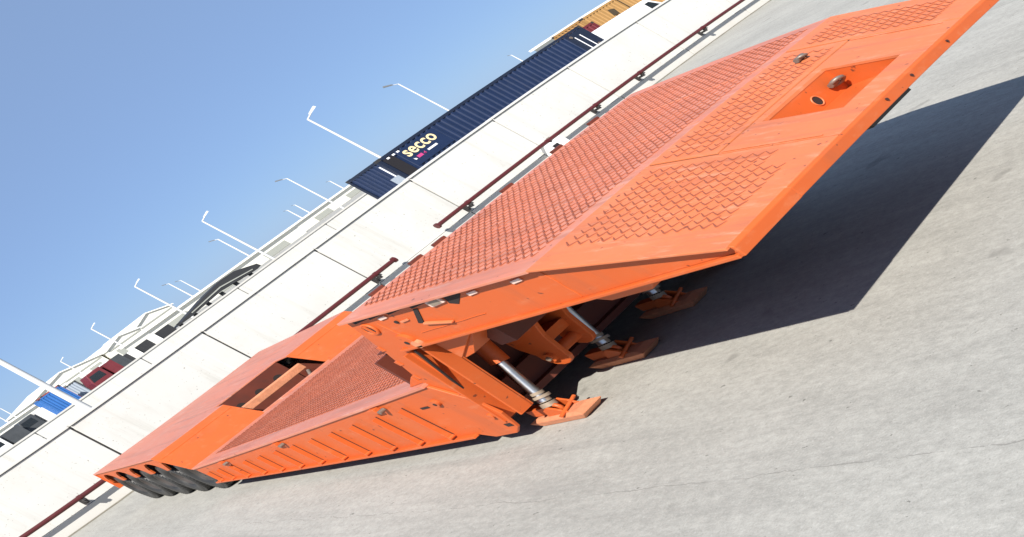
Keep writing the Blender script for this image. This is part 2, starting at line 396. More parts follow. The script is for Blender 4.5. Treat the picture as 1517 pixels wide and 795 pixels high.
def lettering(text, size, loc, m, parent, bold=0.0, depth=0.004):
    cu = bpy.data.curves.new('lettering', 'FONT'); cu.body = text; cu.size = size; cu.offset = bold; cu.extrude = depth
    cu.space_character = 1.05
    tmp = bpy.data.objects.new('lettering_curve', cu); C.objects.link(tmp)
    bpy.context.view_layer.update()
    me = bpy.data.meshes.new_from_object(tmp.evaluated_get(bpy.context.evaluated_depsgraph_get()))
    bpy.data.objects.remove(tmp); me.materials.clear()
    o = obj('lettering', me, m, parent); o.rotation_euler = (R(90), 0, 0); o.location = loc; return o


CY = 32.0
ct = container((21.55, CY, 0.14), 12.1, 2.44, 2.63, 'navy', 'navy_dark', 'long navy blue shipping container with cream lettering, behind the white wall')
# flat dark lashing panel at the left corner, print plate, bars at the right end
MB().box(0.17, 0.62, -0.012, 0.004, 0.17, 2.48).build('corner_panel', 'black', ct)
MB().box(10.90, 11.93, -0.012, 0.004, 0.17, 2.48).build('corner_panel', 'navy_dark', ct)
for x in (11.22, 11.55): MB().tube((x, -0.04, 1.35), (x, -0.04, 2.25), 0.022).build('locking_bar', 'white', ct)
for x, z in ((11.1, 2.33), (11.72, 1.45)): MB().tube((x, -0.02, z), (x, -0.05, z), 0.07).build('hinge_boss', 'steel', ct)
MB().tube((-0.02, 0.22, 1.35), (-0.02, 0.22, 2.35), 0.03).build('locking_bar', 'white', ct)
MB().box(-0.05, 0.05, 0.10, 0.62, 1.36, 1.72).build('document_box', 'grey', ct)
for x in (0.35, 0.62, 0.85): MB().box(x, x + 0.12, -0.016, -0.002, 2.40, 2.47).build('number_mark', 'white', ct)
MB().box(0.80, 2.75, -0.010, -0.0005, 1.55, 2.44).build('logo_panel', 'navy', ct)
lettering('secco', 0.66, (0.93, -0.016, 2.02), 'cream', ct, 0.010)
MB().box(1.15, 1.40, -0.018, -0.012, 1.78, 1.90).build('print_mark', 'magenta', ct)
lettering('la', 0.13, (0.97, -0.018, 1.79), 'white', ct, 0.006)
lettering('gl', 0.13, (1.47, -0.018, 1.80), 'magenta', ct, 0.004)
MB().box(1.70, 2.18, -0.018, -0.012, 1.80, 1.88).build('print_mark', 'white', ct)

c2 = container((41.5, 39.0, 0.14), 6.06, 2.44, 2.9, 'tan', 'tan', 'tan shipping container with black stains at the top edge of the picture')
for x, z in ((1.9, 2.25), (2.6, 1.55)):
    MB().prism_xz([(x - 0.25, z - 0.2), (x + 0.2, z - 0.25), (x + 0.3, z + 0.15), (x - 0.1, z + 0.28)], -0.006, 0.004).build('stain', 'tan_dark', c2)
MB().box(2.95, 3.02, -0.01, 0.01, 0.2, 2.75).build('seam_strip', 'tan_dark', c2)
container((38.2, 38.4, 0.14), 3.0, 2.44, 2.45, 'maroon', 'maroon', 'small maroon container between the navy container and the tan one')
# a pale office block behind them
ob = empty('site_office', (54.5, 50.5, 0)); tag(ob, 'white flat roofed site office behind the tan and maroon containers', 'building')
MB().box(0, 12, 0, 6, 0, 3.1).build('walls', 'shed', ob); MB().box(-0.2, 12.2, -0.2, 6.2, 3.102, 3.28).build('roof', 'shed_roof', ob)
for k in range(3): MB().box(1.2 + 3.8 * k, 3.2 + 3.8 * k, -0.03, 0.05, 1.1, 2.3).build('window', 'glass', ob)


def van(loc, label):
    t = empty('white_van', loc); tag(t, label, 'van')
    MB().prism_xz([(0, 0.35), (0, 1.95), (0.35, 2.12), (2.9, 2.12), (3.5, 1.35), (4.3, 1.15), (4.4, 0.35)], 0, 1.8).build('body', 'vanwhite', t, 0.06)
    MB().prism_xz([(2.5, 1.3), (2.5, 1.9), (2.85, 1.9), (3.3, 1.35)], -0.008, 0.0).build('window', 'glass', t)
    for x in (0.8, 3.6): MB().tube((x, -0.02, 0.33), (x, 0.2, 0.33), 0.33).build('wheel', 'tyre', t)
    return t


van((38.4, 35.2, 0), 'white van parked in front of the maroon container behind the wall')


# ------------------------------------------------------------------ street lamps behind the wall
def lamp(loc, H, side, label, rad=0.075):
    t = empty('street_lamp', loc); tag(t, label, 'street lamp', 'street lamps behind the wall')
    MB().tube((0, 0, 0), (0, 0, H), rad * 1.25, rad * 0.75, 10).build('pole', 'lamp', t)
    MB().tube((0, 0, H - 0.02), (side * 0.75, 0, H + 0.28), rad * 0.55, rad * 0.5, 8).build('arm', 'lamp', t)
    hd = MB().hexa([(side * 0.6, -0.13, H + 0.22), (side * 1.55, -0.16, H + 0.52), (side * 1.55, 0.16, H + 0.52), (side * 0.6, 0.13, H + 0.22),
                    (side * 0.6, -0.1, H + 0.36), (side * 1.5, -0.12, H + 0.70), (side * 1.5, 0.12, H + 0.70), (side * 0.6, 0.1, H + 0.36)])
    h_ = hd.build('lamp_head', 'lamp' if side > 0 else 'lamp_dark', t)
    return t


lamp((7.15, 30.2, 0), 6.6, 1, 'thick white lamp post at the left edge, its top cut off by the frame', 0.10)
lamp((48.7, 71.4, 0), 9, 1, 'tall white street lamp rising behind the left end of the navy container', 0.11)
lamp((76.4, 95.8, 0), 9, -1, 'white street lamp rising behind the lettering of the navy container, head to the left', 0.10)
lamp((82.7, 139.5, 0), 9, -1, 'white street lamp with grey head just left of the navy container', 0.13)
lamp((52.9, 107.8, 0), 9, 1, 'tall white street lamp right of the black gallery, taller of two side by side', 0.13)
lamp((90.8, 189.3, 0), 9, -1, 'white street lamp right of the black gallery, shorter of two side by side', 0.17)
lamp((57.2, 149.8, 0), 9, 1, 'white street lamp in front of the black gallery, tallest there', 0.16)
lamp((103.0, 255.2, 0), 9, -1, 'thin white street lamp over the black gallery, left of a similar one', 0.2)
lamp((127.0, 307.0, 0), 9, -1, 'thin white street lamp over the black gallery, rightmost there', 0.2)
lamp((62.1, 196.8, 0), 9, 1, 'white street lamp in front of the middle of the pale warehouses', 0.18)
lamp((74.1, 276.7, 0), 9, 1, 'small far street lamp above the leftmost pale warehouse', 0.2)
lamp((300.0, 320.5, 0), 9, -1, 'tiny street lamp showing above the right half of the navy container', 0.25)
lamp((217.0, 391.0, 0), 9, -1, 'tiny far lamp over the low pale sheds, leftmost of the three', 0.3)
lamp((240.0, 424.0, 0), 9.6, -1, 'tiny far lamp over the low pale sheds, middle of the three', 0.3)
lamp((247.0, 400.0, 0), 9, -1, 'tiny far lamp over the low pale sheds, nearest the navy container', 0.3)
lamp((62.0, 336.0, 0), 9, -1, 'small far lamp at the left edge, left one of a pair', 0.22)
lamp((68.0, 352.0, 0), 9, -1, 'small far lamp at the left edge, right one of a pair', 0.22)

# ------------------------------------------------------------------ far warehouses, gallery, low sheds
def shed(x0, x1, y0, dep, eave, ridge, label, doors=3, group='pale warehouses beyond the wall'):
    t = empty('warehouse', (x0, y0, 0)); tag(t, label, 'warehouse', group)
    L_ = x1 - x0; m_ = L_ / 2
    MB().prism_xz([(0, 0), (L_, 0), (L_, eave), (m_, ridge), (0, eave)], 0, dep).build('walls', 'shed', t)
    ov = L_ * 0.03
    r1 = MB().prism_xz([(-ov, eave - 0.1), (m_, ridge + 0.02), (m_, ridge + 0.42), (-ov, eave + 0.3)], -0.8, dep + 0.8)
    r1.build('roof_slope', 'shed_roof', t)
    MB().prism_xz([(m_ + 0.01, ridge + 0.02), (L_ + ov, eave - 0.1), (L_ + ov, eave + 0.3), (m_ + 0.01, ridge + 0.42)], -0.8, dep + 0.8).build('roof_slope', 'shed_roof', t)
    for k in range(doors):
        a = L_ * (k + 0.25) / doors
        MB().box(a, a + L_ / doors * 0.5, -0.12, 0.1, 0.1, eave * 0.62).build('door', 'shed_grey', t)
    MB().box(0.5, L_ - 0.5, -0.16, -0.04, eave * 0.80, eave * 0.9).build('vent_strip', 'shed_grey', t)
    return t


shed(76, 103, 350, 60, 4.6, 7.6, 'leftmost pale gabled warehouse with blue and red containers in front')
shed(104, 118, 345, 60, 4.4, 6.3, 'second pale gabled warehouse from the left beyond the wall', 2)
shed(119, 136, 355, 60, 4.6, 7.4, 'third pale gabled warehouse from the left, beside the black gallery', 2)


def low_shed(x0, x1, y0, y1, H, label):
    t = empty('low_shed', (x0, y0, 0)); tag(t, label, 'shed', 'low pale sheds beyond the wall')
    L_, D = x1 - x0, y1 - y0
    MB().box(0, L_, 0, D, 0, H).build('walls', 'shed', t)
    MB().box(-0.4, L_ + 0.4, -0.6, D + 0.4, H + 0.003, H + 0.35).build('roof', 'shed_roof', t)
    n_ = max(2, int(L_ / 9))
    for k in range(n_):
        a = L_ * (k + 0.2) / n_
        MB().box(a, a + L_ / n_ * 0.45, -0.08, 0.05, 0.1, H * 0.55).build('door', 'shed_grey', t)
    return t


low_shed(58, 92, 170, 185, 2.3, 'low white shed behind the black gallery foot')
low_shed(96, 132, 190, 210, 2.3, 'long low white shed left of the navy container')
low_shed(136, 190, 205, 225, 2.1, 'long low white shed reaching behind the navy container')
low_shed(20, 52, 210, 225, 2.9, 'low white shed at the left edge behind the dark trucks')
low_shed(193, 330, 215, 235, 2.1, 'longest low white shed, behind the navy and tan containers')

fw = empty('far_wall', (60, 48, 0)); tag(fw, 'thin white line of a second wall showing just above the near white wall', 'wall')
fwi = Matrix.Translation((-60, -48, 0))
for k in range(24):
    o = MB().box(-15 + 6 * k + 0.03, -9 + 6 * k - 0.03, 48, 48.2, 0, 1.66).build('panel', 'wall', fw); o.matrix_parent_inverse = fwi
    o = MB().box(-15 + 6 * k, -9 + 6 * k - 0.01, 47.95, 48.25, 1.663, 1.74).build('coping', 'plinth', fw); o.matrix_parent_inverse = fwi

cg = empty('conveyor_gallery', (38, 105, 0)); tag(cg, 'black enclosed conveyor gallery sloping over dark supports beyond the wall', 'conveyor')
MB().prism_xz([(0, 0.9), (2.0, 0.9), (7.0, 1.3), (11.4, 0.9), (12.0, 1.0), (11.9, 1.45), (9.6, 2.25), (8.0, 2.3), (5.0, 1.9)], 0, 2.4).build('gallery', 'coal', cg)
MB().prism_xz([(2.5, 1.18), (7.0, 1.62), (11.0, 1.15), (11.0, 1.25), (7.0, 1.76), (2.5, 1.28)], -0.06, 0.0).build('walkway_rail', 'shed_grey', cg)
for k in range(6):
    x = 0.6 + k * 1.95
    MB().box(x, x + 0.35, 0.3, 0.7, 0, 1.2).build('support', 'coal', cg)
MB().box(-14, 0.0, 0.2, 2.2, 0.1, 1.75).build('hopper_row', 'coal', cg)
for k in range(5): MB().box(-13.2 + 2.6 * k, -12.3 + 2.6 * k, 0.0, 0.19, 0.4, 1.8).build('hopper_panel', 'shed_roof', cg)


def truck(loc, cabm, boxm, L_, label):
    t = empty('parked_truck', loc); tag(t, label, 'truck', 'parked trucks beyond the wall')
    MB().prism_xz([(0, 0.5), (0, 1.5), (0.3, 2.35), (1.7, 2.4), (1.7, 0.5)], 0, 2.3).build('cab', cabm, t, 0.05)
    MB().prism_xz([(0.12, 1.45), (0.36, 2.1), (1.4, 2.1), (1.4, 1.45)], -0.01, 0.0).build('window', 'glass', t)
    MB().box(1.9, 1.9 + L_, 0, 2.35, 0.9, 2.3).build('cargo_box', boxm, t)
    MB().box(0.2, 1.9 + L_, 0.2, 2.1, 0.5, 0.89).build('chassis', 'truckdark', t)
    for x in (0.8, 2.6, 1.2 + L_): MB().tube((x, -0.01, 0.48), (x, 0.3, 0.48), 0.48, n=14).build('wheel', 'tyre', t)
    return t


truck((12.9, 88, 0), 'vanwhite', 'truckdark', 1.6, 'white cabbed truck with black box at the left edge beyond the wall')
truck((16.6, 90, 0), 'truckdark', 'vanwhite', 1.3, 'dark cabbed truck with white box near the left edge beyond the wall')
truck((22.6, 86, 0), 'maroon', 'maroon', 0.9, 'maroon truck right of the thick lamp post beyond the wall')
truck((25.2, 92, 0), 'vanwhite', 'truckdark', 1.0, 'white cabbed truck with dark box before the second warehouse')
container((19.3, 88, 0.3), 2.2, 2.4, 2.7, 'blue', 'blue', 'bright blue container end at the foot of the leftmost warehouse')
container((21.0, 94, 0.3), 2.0, 2.4, 2.85, 'brick', 'brick', 'brick red container beside the bright blue one, behind the thick lamp post')
container((23.2, 98, 0.3), 2.0, 2.4, 2.3, 'grey', 'truckdark', 'grey container just right of the thick lamp post beyond the wall')

# ------------------------------------------------------------------ the orange low-bed trailer
XL, XR = 3.40, 7.18
T = empty('lowbed_trailer', (5.3, 11.0, 0))
tag(T, 'huge orange low-bed trailer with toothed decks, raised gooseneck deck and hydraulic feet', 'trailer')
TI = Matrix.Translation((-5.3, -11.0, 0))


def part(mb, name, m, bevel=0.004, parent=None, label=None):
    o = mb.build(name, m, T if parent is None else parent, bevel)
    if parent is None: o.matrix_parent_inverse = TI
    if label: o['label'] = label
    return o


TIP, BEND, REAR = (4.09, 1.215), (5.27, 1.56), (7.37, 1.775)


def zf(y): return TIP[1] + (y - TIP[0]) * (BEND[1] - TIP[1]) / (BEND[0] - TIP[0])
def zr(y): return BEND[1] + (y - BEND[0]) * (REAR[1] - BEND[1]) / (REAR[0] - BEND[0])


def plate(x0, x1, y0, y1, zfun, th=0.024, up=0.0):
    return MB().hexa([(x0, y0, zfun(y0) - th + up), (x1, y0, zfun(y0) - th + up), (x1, y1, zfun(y1) - th + up), (x0, y1, zfun(y1) - th + up),
                      (x0, y0, zfun(y0) + up), (x1, y0, zfun(y0) + up), (x1, y1, zfun(y1) + up), (x0, y1, zfun(y1) + up)])


OV = 0.055
part(plate(XL - OV, XR + OV, BEND[0] + 0.004, REAR[0], zr), 'rear_deck_plate', 'deck', 0.004, label='pinkish toothed plate at the back of the raised deck')
part(plate(XL - OV, 4.617, TIP[0], BEND[0] - 0.002, zf, 0.02, 0.004), 'front_deck_plate', 'front')
part(plate(4.644, 6.472, 4.819, BEND[0] - 0.002, zf, 0.02, 0.002), 'hatch_plate', 'front', label='toothed hatch plate in the middle of the front deck')
part(plate(6.495, XR + OV, TIP[0], BEND[0] - 0.002, zf, 0.02, 0.004), 'front_deck_plate', 'front')
# smooth middle plate with the chain pit cut out
PX0, PX1, PY0, PY1 = 5.06, 5.90, 4.25, 4.745
mid = plate(4.629, PX0, TIP[0], 4.80, zf)
for a, b, c, d in ((PX1, 6.491, TIP[0], 4.80), (PX0, PX1, TIP[0], PY0), (PX0, PX1, PY1, 4.80)):
    q = plate(a, b, c, d, zf); mid.add(q.v, q.f)
part(mid, 'smooth_deck_plate', 'front', 0.0)
for a, b, c, d in ((4.616, 4.651, 4.80, BEND[0] - 0.002), (4.616, 4.630, TIP[0] + 0.01, 4.799), (4.652, 6.468, 4.796, 4.818), (6.469, 6.497, 4.80, BEND[0] - 0.002)):
    part(plate(a, b, c, d, zf, 0.010, -0.009), 'seam', 'seam', 0.0)
# pit walls and floor
pw = MB()
zA, zB = zf(PY0), zf(PY1)
PX0 -= 0.004; PX1 += 0.004; PY0 -= 0.004; PY1 += 0.004
p8 = [(PX0, PY0, 1.168), (PX1, PY0, 1.168), (PX1, PY1, 1.186), (PX0, PY1, 1.186), (PX0, PY0, zA - 0.019), (PX1, PY0, zA - 0.019), (PX1, PY1, zB - 0.019), (PX0, PY1, zB - 0.019)]
pw.add(p8, [(0, 1, 2, 3), (0, 4, 5, 1), (1, 5, 6, 2), (2, 6, 7, 3), (3, 7, 4, 0)])
pit = part(pw, 'chain_pit', 'orange', 0.0, label='recessed pit with shackles in the front deck')


def ring(c, axis, r, t, n=20): return MB().lathe(c, axis, [(t * math.cos(k * math.pi / 3), r + t * math.sin(k * math.pi / 3)) for k in range(6)], n)


def shackle(c, parent, s=1.0):
    x, y, z = c
    o = ring((x, y, z), (0.3, 0.5, 1), 0.045 * s, 0.014 * s).build('shackle', 'steel', parent, 0)
    MB().tube((x - 0.055 * s, y + 0.02, z), (x + 0.055 * s, y + 0.02, z), 0.017 * s, n=10).build('shackle_pin', 'steel', parent, 0)
    if parent is T: o.matrix_parent_inverse = TI; T.children[-1].matrix_parent_inverse = TI
    return o


shackle((5.80, PY1 - 0.06, zB - 0.12), pit, 1.2); shackle((5.33, PY1 - 0.05, zB - 0.20), pit, 1.0)
hole = ring((5.56, PY1 - 0.004, zB - 0.145), (0, 1, 0), 0.045, 0.006).build('hole_rim', 'front', pit, 0)
MB().tube((5.56, PY1 - 0.003, zB - 0.145), (5.56, PY1 + 0.002, zB - 0.145), 0.043, n=20).build('hole', 'dark', pit, 0)
MB().tube((5.30, 4.27, zA - 0.05), (5.86, 4.30, zA - 0.03), 0.014, n=8).build('chain_bar', 'steel', pit, 0)
for c in ((6.20, 5.0, zf(5.0) + 0.03),):
    hk = part(MB().lathe(c, (0.25, 0.2, 1), [(0.012 * math.cos(k * math.pi / 3), 0.045 + 0.012 * math.sin(k * math.pi / 3)) for k in range(6)], 18), 'deck_shackle', 'steel', 0, label='dark steel shackle lying on the front deck')
    MB().tube((c[0] - 0.07, c[1] + 0.0, c[2]), (c[0] + 0.07, c[1] + 0.02, c[2]), 0.02, n=10).build('shackle_pin', 'steel', hk, 0)
# raised edge strips on the smooth plate
for x in (4.655, 6.455): part(plate(x - 0.010, x + 0.010, TIP[0] + 0.10, 4.79, zf, 0.004, 0.007), 'edge_strip', 'front', 0.002)

# front lip, folded plate with a step
for a, b, d in ((XL - 0.03, 3.98, 0.006), (3.985, XR + 0.03, 0.0)):
    part(MB().prism([(TIP[0] - 0.003, TIP[1] + d), (TIP[0] - 0.020 - d, TIP[1] - 0.014), (TIP[0] - 0.012 - d, TIP[1] - 0.094), (TIP[0] + 0.01, TIP[1] - 0.094), (TIP[0] - 0.003, TIP[1] - 0.03)], a, b), 'front_lip', 'orange', 0.005)
for a, b in ((4.90, 5.45),):
    part(MB().box(a, b, TIP[0] + 0.03, TIP[0] + 0.10, TIP[1] - 0.130, TIP[1] - 0.097), 'lip_stiffener', 'bracket')
for x in (5.15, 5.52, 6.1): part(MB().tube((x, TIP[0] - 0.026, TIP[1] - 0.045), (x, TIP[0] - 0.014, TIP[1] - 0.045), 0.012, n=10), 'bolt_head', 'seam', 0)

# side plates of the gooseneck
side_poly = [(4.10, 1.185), (5.27, 1.535), (7.37, 1.750), (7.40, 1.66), (7.55, 1.32), (7.74, 0.96), (7.80, 0.45), (7.78, 0.24), (7.66, 0.26), (7.58, 0.40), (7.27, 1.320), (4.12, 1.145)]
for s_, (a, b) in (('l', (XL, XL + 0.03)), ('r', (XR - 0.03, XR))):
    part(MB().prism(side_poly, a, b), 'gooseneck_side_plate', 'orange', 0.004)
for a, b in ((XL - 0.035, XL + 0.12), (XR - 0.12, XR + 0.035)):
    part(MB().prism([(4.11, 1.115), (7.30, 1.300), (7.30, 1.328), (4.11, 1.143)], a, b), 'bottom_flange', 'orange', 0.006)
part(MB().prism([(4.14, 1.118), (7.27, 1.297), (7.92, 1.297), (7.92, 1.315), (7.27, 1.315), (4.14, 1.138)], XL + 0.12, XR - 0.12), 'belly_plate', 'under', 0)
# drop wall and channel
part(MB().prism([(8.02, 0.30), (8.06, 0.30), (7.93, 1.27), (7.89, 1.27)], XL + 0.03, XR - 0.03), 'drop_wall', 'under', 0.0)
for dy, x0_, x1_ in ((-0.015, XL - 0.05, XL + 0.16), (-0.17, XL + 0.02, XL + 0.15)):
    part(MB().prism([(7.33 + dy, 1.268), (7.355 + dy, 1.268), (7.625 + dy, 0.30), (7.60 + dy, 0.30)], x0_, x1_), 'channel_flange', 'orange', 0.004)
part(MB().prism([(7.17, 1.266), (7.33, 1.266), (7.60, 0.30), (7.44, 0.30)], XL + 0.15, XL + 0.175), 'channel_web', 'orange', 0.004)
part(MB().prism([(6.60, 1.24), (7.10, 1.24), (7.10, 1.02)], XL + 0.08, XL + 0.10), 'gusset', 'orange')
part(MB().hexa([(XL + 0.1, 6.95, 1.02), (XL + 0.45, 6.95, 1.02), (XL + 0.45, 7.10, 1.0), (XL + 0.1, 7.10, 1.0), (XL + 0.1, 6.6, 1.24), (XL + 0.55, 6.6, 1.24), (XL + 0.55, 7.1, 1.25), (XL + 0.1, 7.1, 1.25)]), 'corner_bracket', 'orange')
part(MB().hexa([(XL + 0.22, 5.15, 1.00), (XL + 0.42, 5.15, 1.00), (XL + 0.42, 5.50, 1.02), (XL + 0.22, 5.50, 1.02), (XL + 0.18, 4.95, 1.135), (XL + 0.46, 4.95, 1.135), (XL + 0.46, 5.65, 1.17), (XL + 0.18, 5.65, 1.17)]), 'stop_block', 'orange')

# underframe of the gooseneck
for x in (4.45, 5.25, 6.05):
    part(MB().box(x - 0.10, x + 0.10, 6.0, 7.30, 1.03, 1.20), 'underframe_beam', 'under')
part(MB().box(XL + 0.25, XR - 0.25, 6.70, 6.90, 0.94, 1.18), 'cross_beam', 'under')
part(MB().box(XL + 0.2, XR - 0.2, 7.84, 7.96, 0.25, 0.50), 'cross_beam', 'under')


def lug(x, th, cy=7.36, cz=0.56, r=0.13):
    poly = [(7.56, 1.0), (6.90, 1.0)]
    poly += [(cy - 0.25 + 0.0, 0.72)]
    for k in range(9):
        a = math.pi + k * math.pi / 8 * 1.12
        poly.append((cy - 0.02 + r * math.cos(a) * 1.15, cz - 0.06 + r * math.sin(a)))
    poly.append((7.54, 0.66))
    return MB().prism(poly, x, x + th)


for x in (4.02, 4.32):
    lg = part(lug(x, 0.045), 'towing_lug', 'orange', 0.006)
pin = part(MB().tube((3.985, 7.34, 0.50), (4.40, 7.34, 0.50), 0.05, n=20), 'lug_pin', 'orange', 0, label='round pin through the pair of towing lugs')
MB().tube((3.965, 7.34, 0.50), (3.99, 7.34, 0.50), 0.022, n=12).build('pin_bolt', 'collar', pin, 0)
part(MB().prism([(7.18, 0.72), (7.54, 0.72), (7.54, 0.62), (7.22, 0.62)], 4.07, 4.32), 'lug_spacer', 'orange')


# hydraulic support legs
def leg(x, yb=7.48):
    lg = empty('support_leg'); lg.parent = T; lg.matrix_parent_inverse = TI; lg.location = (x, yb, 0)
    MB().tube((0.16, 0.03, 0.70), (0.30, 0.05, 1.12), 0.075, 0.075, 18).build('cylinder', 'orange', lg, 0)
    MB().tube((0.0, 0, 0.24), (0.165, 0.03, 0.735), 0.046, n=20).build('rod', 'chrome', lg, 0)
    ax = Vector((0.165, 0.03, 0.495)).normalized()
    for u, r0, l in ((0.0, 0.062, 0.045), (0.055, 0.050, 0.04), (0.10, 0.076, 0.028), (0.14, 0.056, 0.03)):
        a = Vector((-0.015, 0, 0.18)) + ax * u
        MB().tube(a, a + ax * l, r0, r0, 20).build('collar', 'collar', lg, 0)
    ring((-0.02, -0.02, 0.14), (1, 0.1, 0), 0.05, 0.022, 18).build('foot_eye', 'orange', lg, 0)
    MB().prism([(-0.16, 0.085), (0.10, 0.085), (0.06, 0.17), (-0.02, 0.20), (-0.10, 0.15)], -0.075, -0.055).build('foot_ear', 'orange', lg, 0.004)
    MB().prism([(-0.16, 0.085), (0.10, 0.085), (0.06, 0.17), (-0.02, 0.20), (-0.10, 0.15)], 0.055, 0.075).build('foot_ear', 'orange', lg, 0.004)
    ft = MB().hexa([(-0.11, -0.30, 0.004), (0.11, -0.30, 0.004), (0.11, 0.30, 0.004), (-0.11, 0.30, 0.004), (-0.13, -0.40, 0.07), (0.13, -0.40, 0.07), (0.13, 0.40, 0.07), (-0.13, 0.40, 0.07)])
    ft.hexa([(-0.13, -0.40, 0.0705), (0.13, -0.40, 0.0705), (0.13, 0.40, 0.0705), (-0.13, 0.40, 0.0705), (-0.09, -0.28, 0.095), (0.09, -0.28, 0.095), (0.09, 0.30, 0.095), (-0.09, 0.30, 0.095)])
    ft.v = [(x_ * 0.9, y_ * 0.88, z_) for x_, y_, z_ in ft.v]
    ft.build('foot_plate', 'rust', lg, 0.006)
    MB().tube((-0.13, -0.13, 0.10), (0.13, -0.10, 0.14), 0.016, n=8).build('foot_bar', 'orange', lg, 0)
    MB().box(-0.05, 0.05, 0.05, 0.30, 0.10, 0.19).build('link_arm', 'orange', lg, 0.006)
    return lg


for x in (3.66, 4.47, 5.23, 6.02): leg(x)

# markings, lugs and slots on the near side plate
XS = XL


def disc(y, z, r, m, name, x=XS, t=0.012, sub=None):
    return part(MB().tube((x - t, y, z), (x + 0.002, y, z), r, n=20), name, m, 0, label=sub)


for y, z, dy in ((7.20, 1.715, 0.10), (7.02, 1.70, 0.07), (6.72, 1.675, 0.13), (6.42, 1.645, 0.15)):
    part(MB().box(XS - 0.005, XS + 0.01, y - dy, y + dy, z - 0.022, z + 0.018), 'slot', 'dark', 0)
for y, z in ((5.92, 1.552), (5.50, 1.508), (6.95, 1.650)):
    part(MB().box(XS - 0.014, XS - 0.001, y - 0.045, y + 0.045, z - 0.015, z + 0.015), 'reflector', 'label', 0.003)
lb = part(MB().box(XS - 0.022, XS, 6.21, 6.37, 1.570, 1.632), 'marker_lamp', 'label', 0.006, label='pale rectangular marker lamp under the deck edge')
MB().box(XS - 0.026, XS - 0.0225, 6.23, 6.34, 1.58, 1.622).build('lens', 'collar', lb, 0)
part(MB().prism([(6.10, 1.64), (6.02, 1.58), (6.16, 1.51), (6.22, 1.545), (6.20, 1.575), (6.18, 1.64)], XS - 0.004, XS + 0.01), 'lamp_shadow', 'dark', 0)  # marker lamp's cast shadow drawn as a dark patch on the plate
rp = part(ring((XS - 0.006, 7.25, 1.60), (1, 0, 0), 0.06, 0.014), 'lifting_eye', 'orange', 0)
MB().tube((XS - 0.012, 7.25, 1.60), (XS, 7.25, 1.60), 0.052, n=20).build('hole', 'dark', rp, 0)
MB().box(XS - 0.02, XS - 0.006, 7.235, 7.265, 1.55, 1.65).build('eye_bar', 'orange', rp, 0)
part(MB().prism([(6.53, 1.605), (6.575, 1.615), (6.735, 1.49), (6.69, 1.47)], XS - 0.006, XS + 0.01), 'slot', 'dark', 0)
part(MB().prism([(6.68, 1.465), (6.66, 1.485), (6.42, 1.405), (6.43, 1.388)], XS - 0.03, XS), 'weld_bar', 'front', 0.006)
disc(6.90, 1.57, 0.016, 'dark', 'bolt_hole'); part(MB().box(XS - 0.015, XS, 6.76, 6.85, 1.545, 1.565), 'weld_bar', 'front', 0.004)
hb = part(MB().tube((XS - 0.03, 7.10, 1.38), (XS + 0.002, 7.10, 1.38), 0.085, n=22), 'hinge_boss', 'orange', 0)
MB().tube((XS - 0.034, 7.10, 1.37), (XS - 0.028, 7.10, 1.37), 0.02, n=10).build('hole', 'dark', hb, 0)
hp = part(MB().tube((XS - 0.035, 7.04, 1.325), (XS + 0.002, 7.04, 1.325), 0.042, n=20), 'hinge_pin', 'rust', 0)
part(MB().prism([(7.22, 1.27), (7.24, 1.27), (7.60, 0.50), (7.575, 0.50)], XS - 0.004, XS + 0.01), 'slot', 'dark', 0)
for k in range(3):
    part(MB().box(XS - 0.008, XS + 0.02, 7.49 + 0.09 * k, 7.535 + 0.09 * k, 1.36 - 0.19 * k, 1.42 - 0.19 * k), 'edge_lug', 'orange')
# lugs along the back edge of the raised deck
for x in (3.75, 4.20, 4.48, 5.35, 6.05, 6.6):
    part(MB().box(x, x + 0.13, REAR[0], REAR[0] + 0.05, 1.74, 1.80), 'back_edge_lug', 'under')

def polytube(pts, r, n=8):
    mb = MB()
    for a_, b_ in zip(pts[:-1], pts[1:]): mb.tube(a_, b_, r, n=n)
    return mb


for x in (3.66, 4.47, 5.23, 6.02):
    for dx_ in (0.0, 0.06):
        pts_ = [(x + 0.30 + dx_ + 0.03 * math.sin(k * 1.3), 7.50 + 0.085 * k, 1.10 - 0.22 * math.sin(k / 5 * math.pi)) for k in range(6)]
        part(polytube(pts_, 0.014), 'hydraulic_hose', 'bracket', 0)
for (y0_, z0_), (y1_, z1_) in (((5.27, 1.52), (5.29, 1.22)), ((6.10, 1.36), (6.86, 1.40)), ((7.05, 1.31), (7.10, 1.62))):
    pts_ = [(XL - 0.001, y0_ + (y1_ - y0_) * k / 9 + random.uniform(-.003, .003), z0_ + (z1_ - z0_) * k / 9 + random.uniform(-.003, .003)) for k in range(10)]
    part(polytube(pts_, 0.005, 6), 'weld_bead', 'orange', 0)
for x_ in (4.40, 5.30, 6.20):
    pts_ = [(x_ + random.uniform(-.003, .003), 5.30 + 2.05 * k / 14, zr(5.30 + 2.05 * k / 14)) for k in range(15)]
    part(polytube(pts_, 0.006, 6), 'weld_bead', 'deck', 0)
# low deck
LD0, LD1 = (7.70, 0.925), (14.58, 0.605)


def zl(y): return LD0[1] + (y - LD0[0]) * (LD1[1] - LD0[1]) / (LD1[0] - LD0[0])


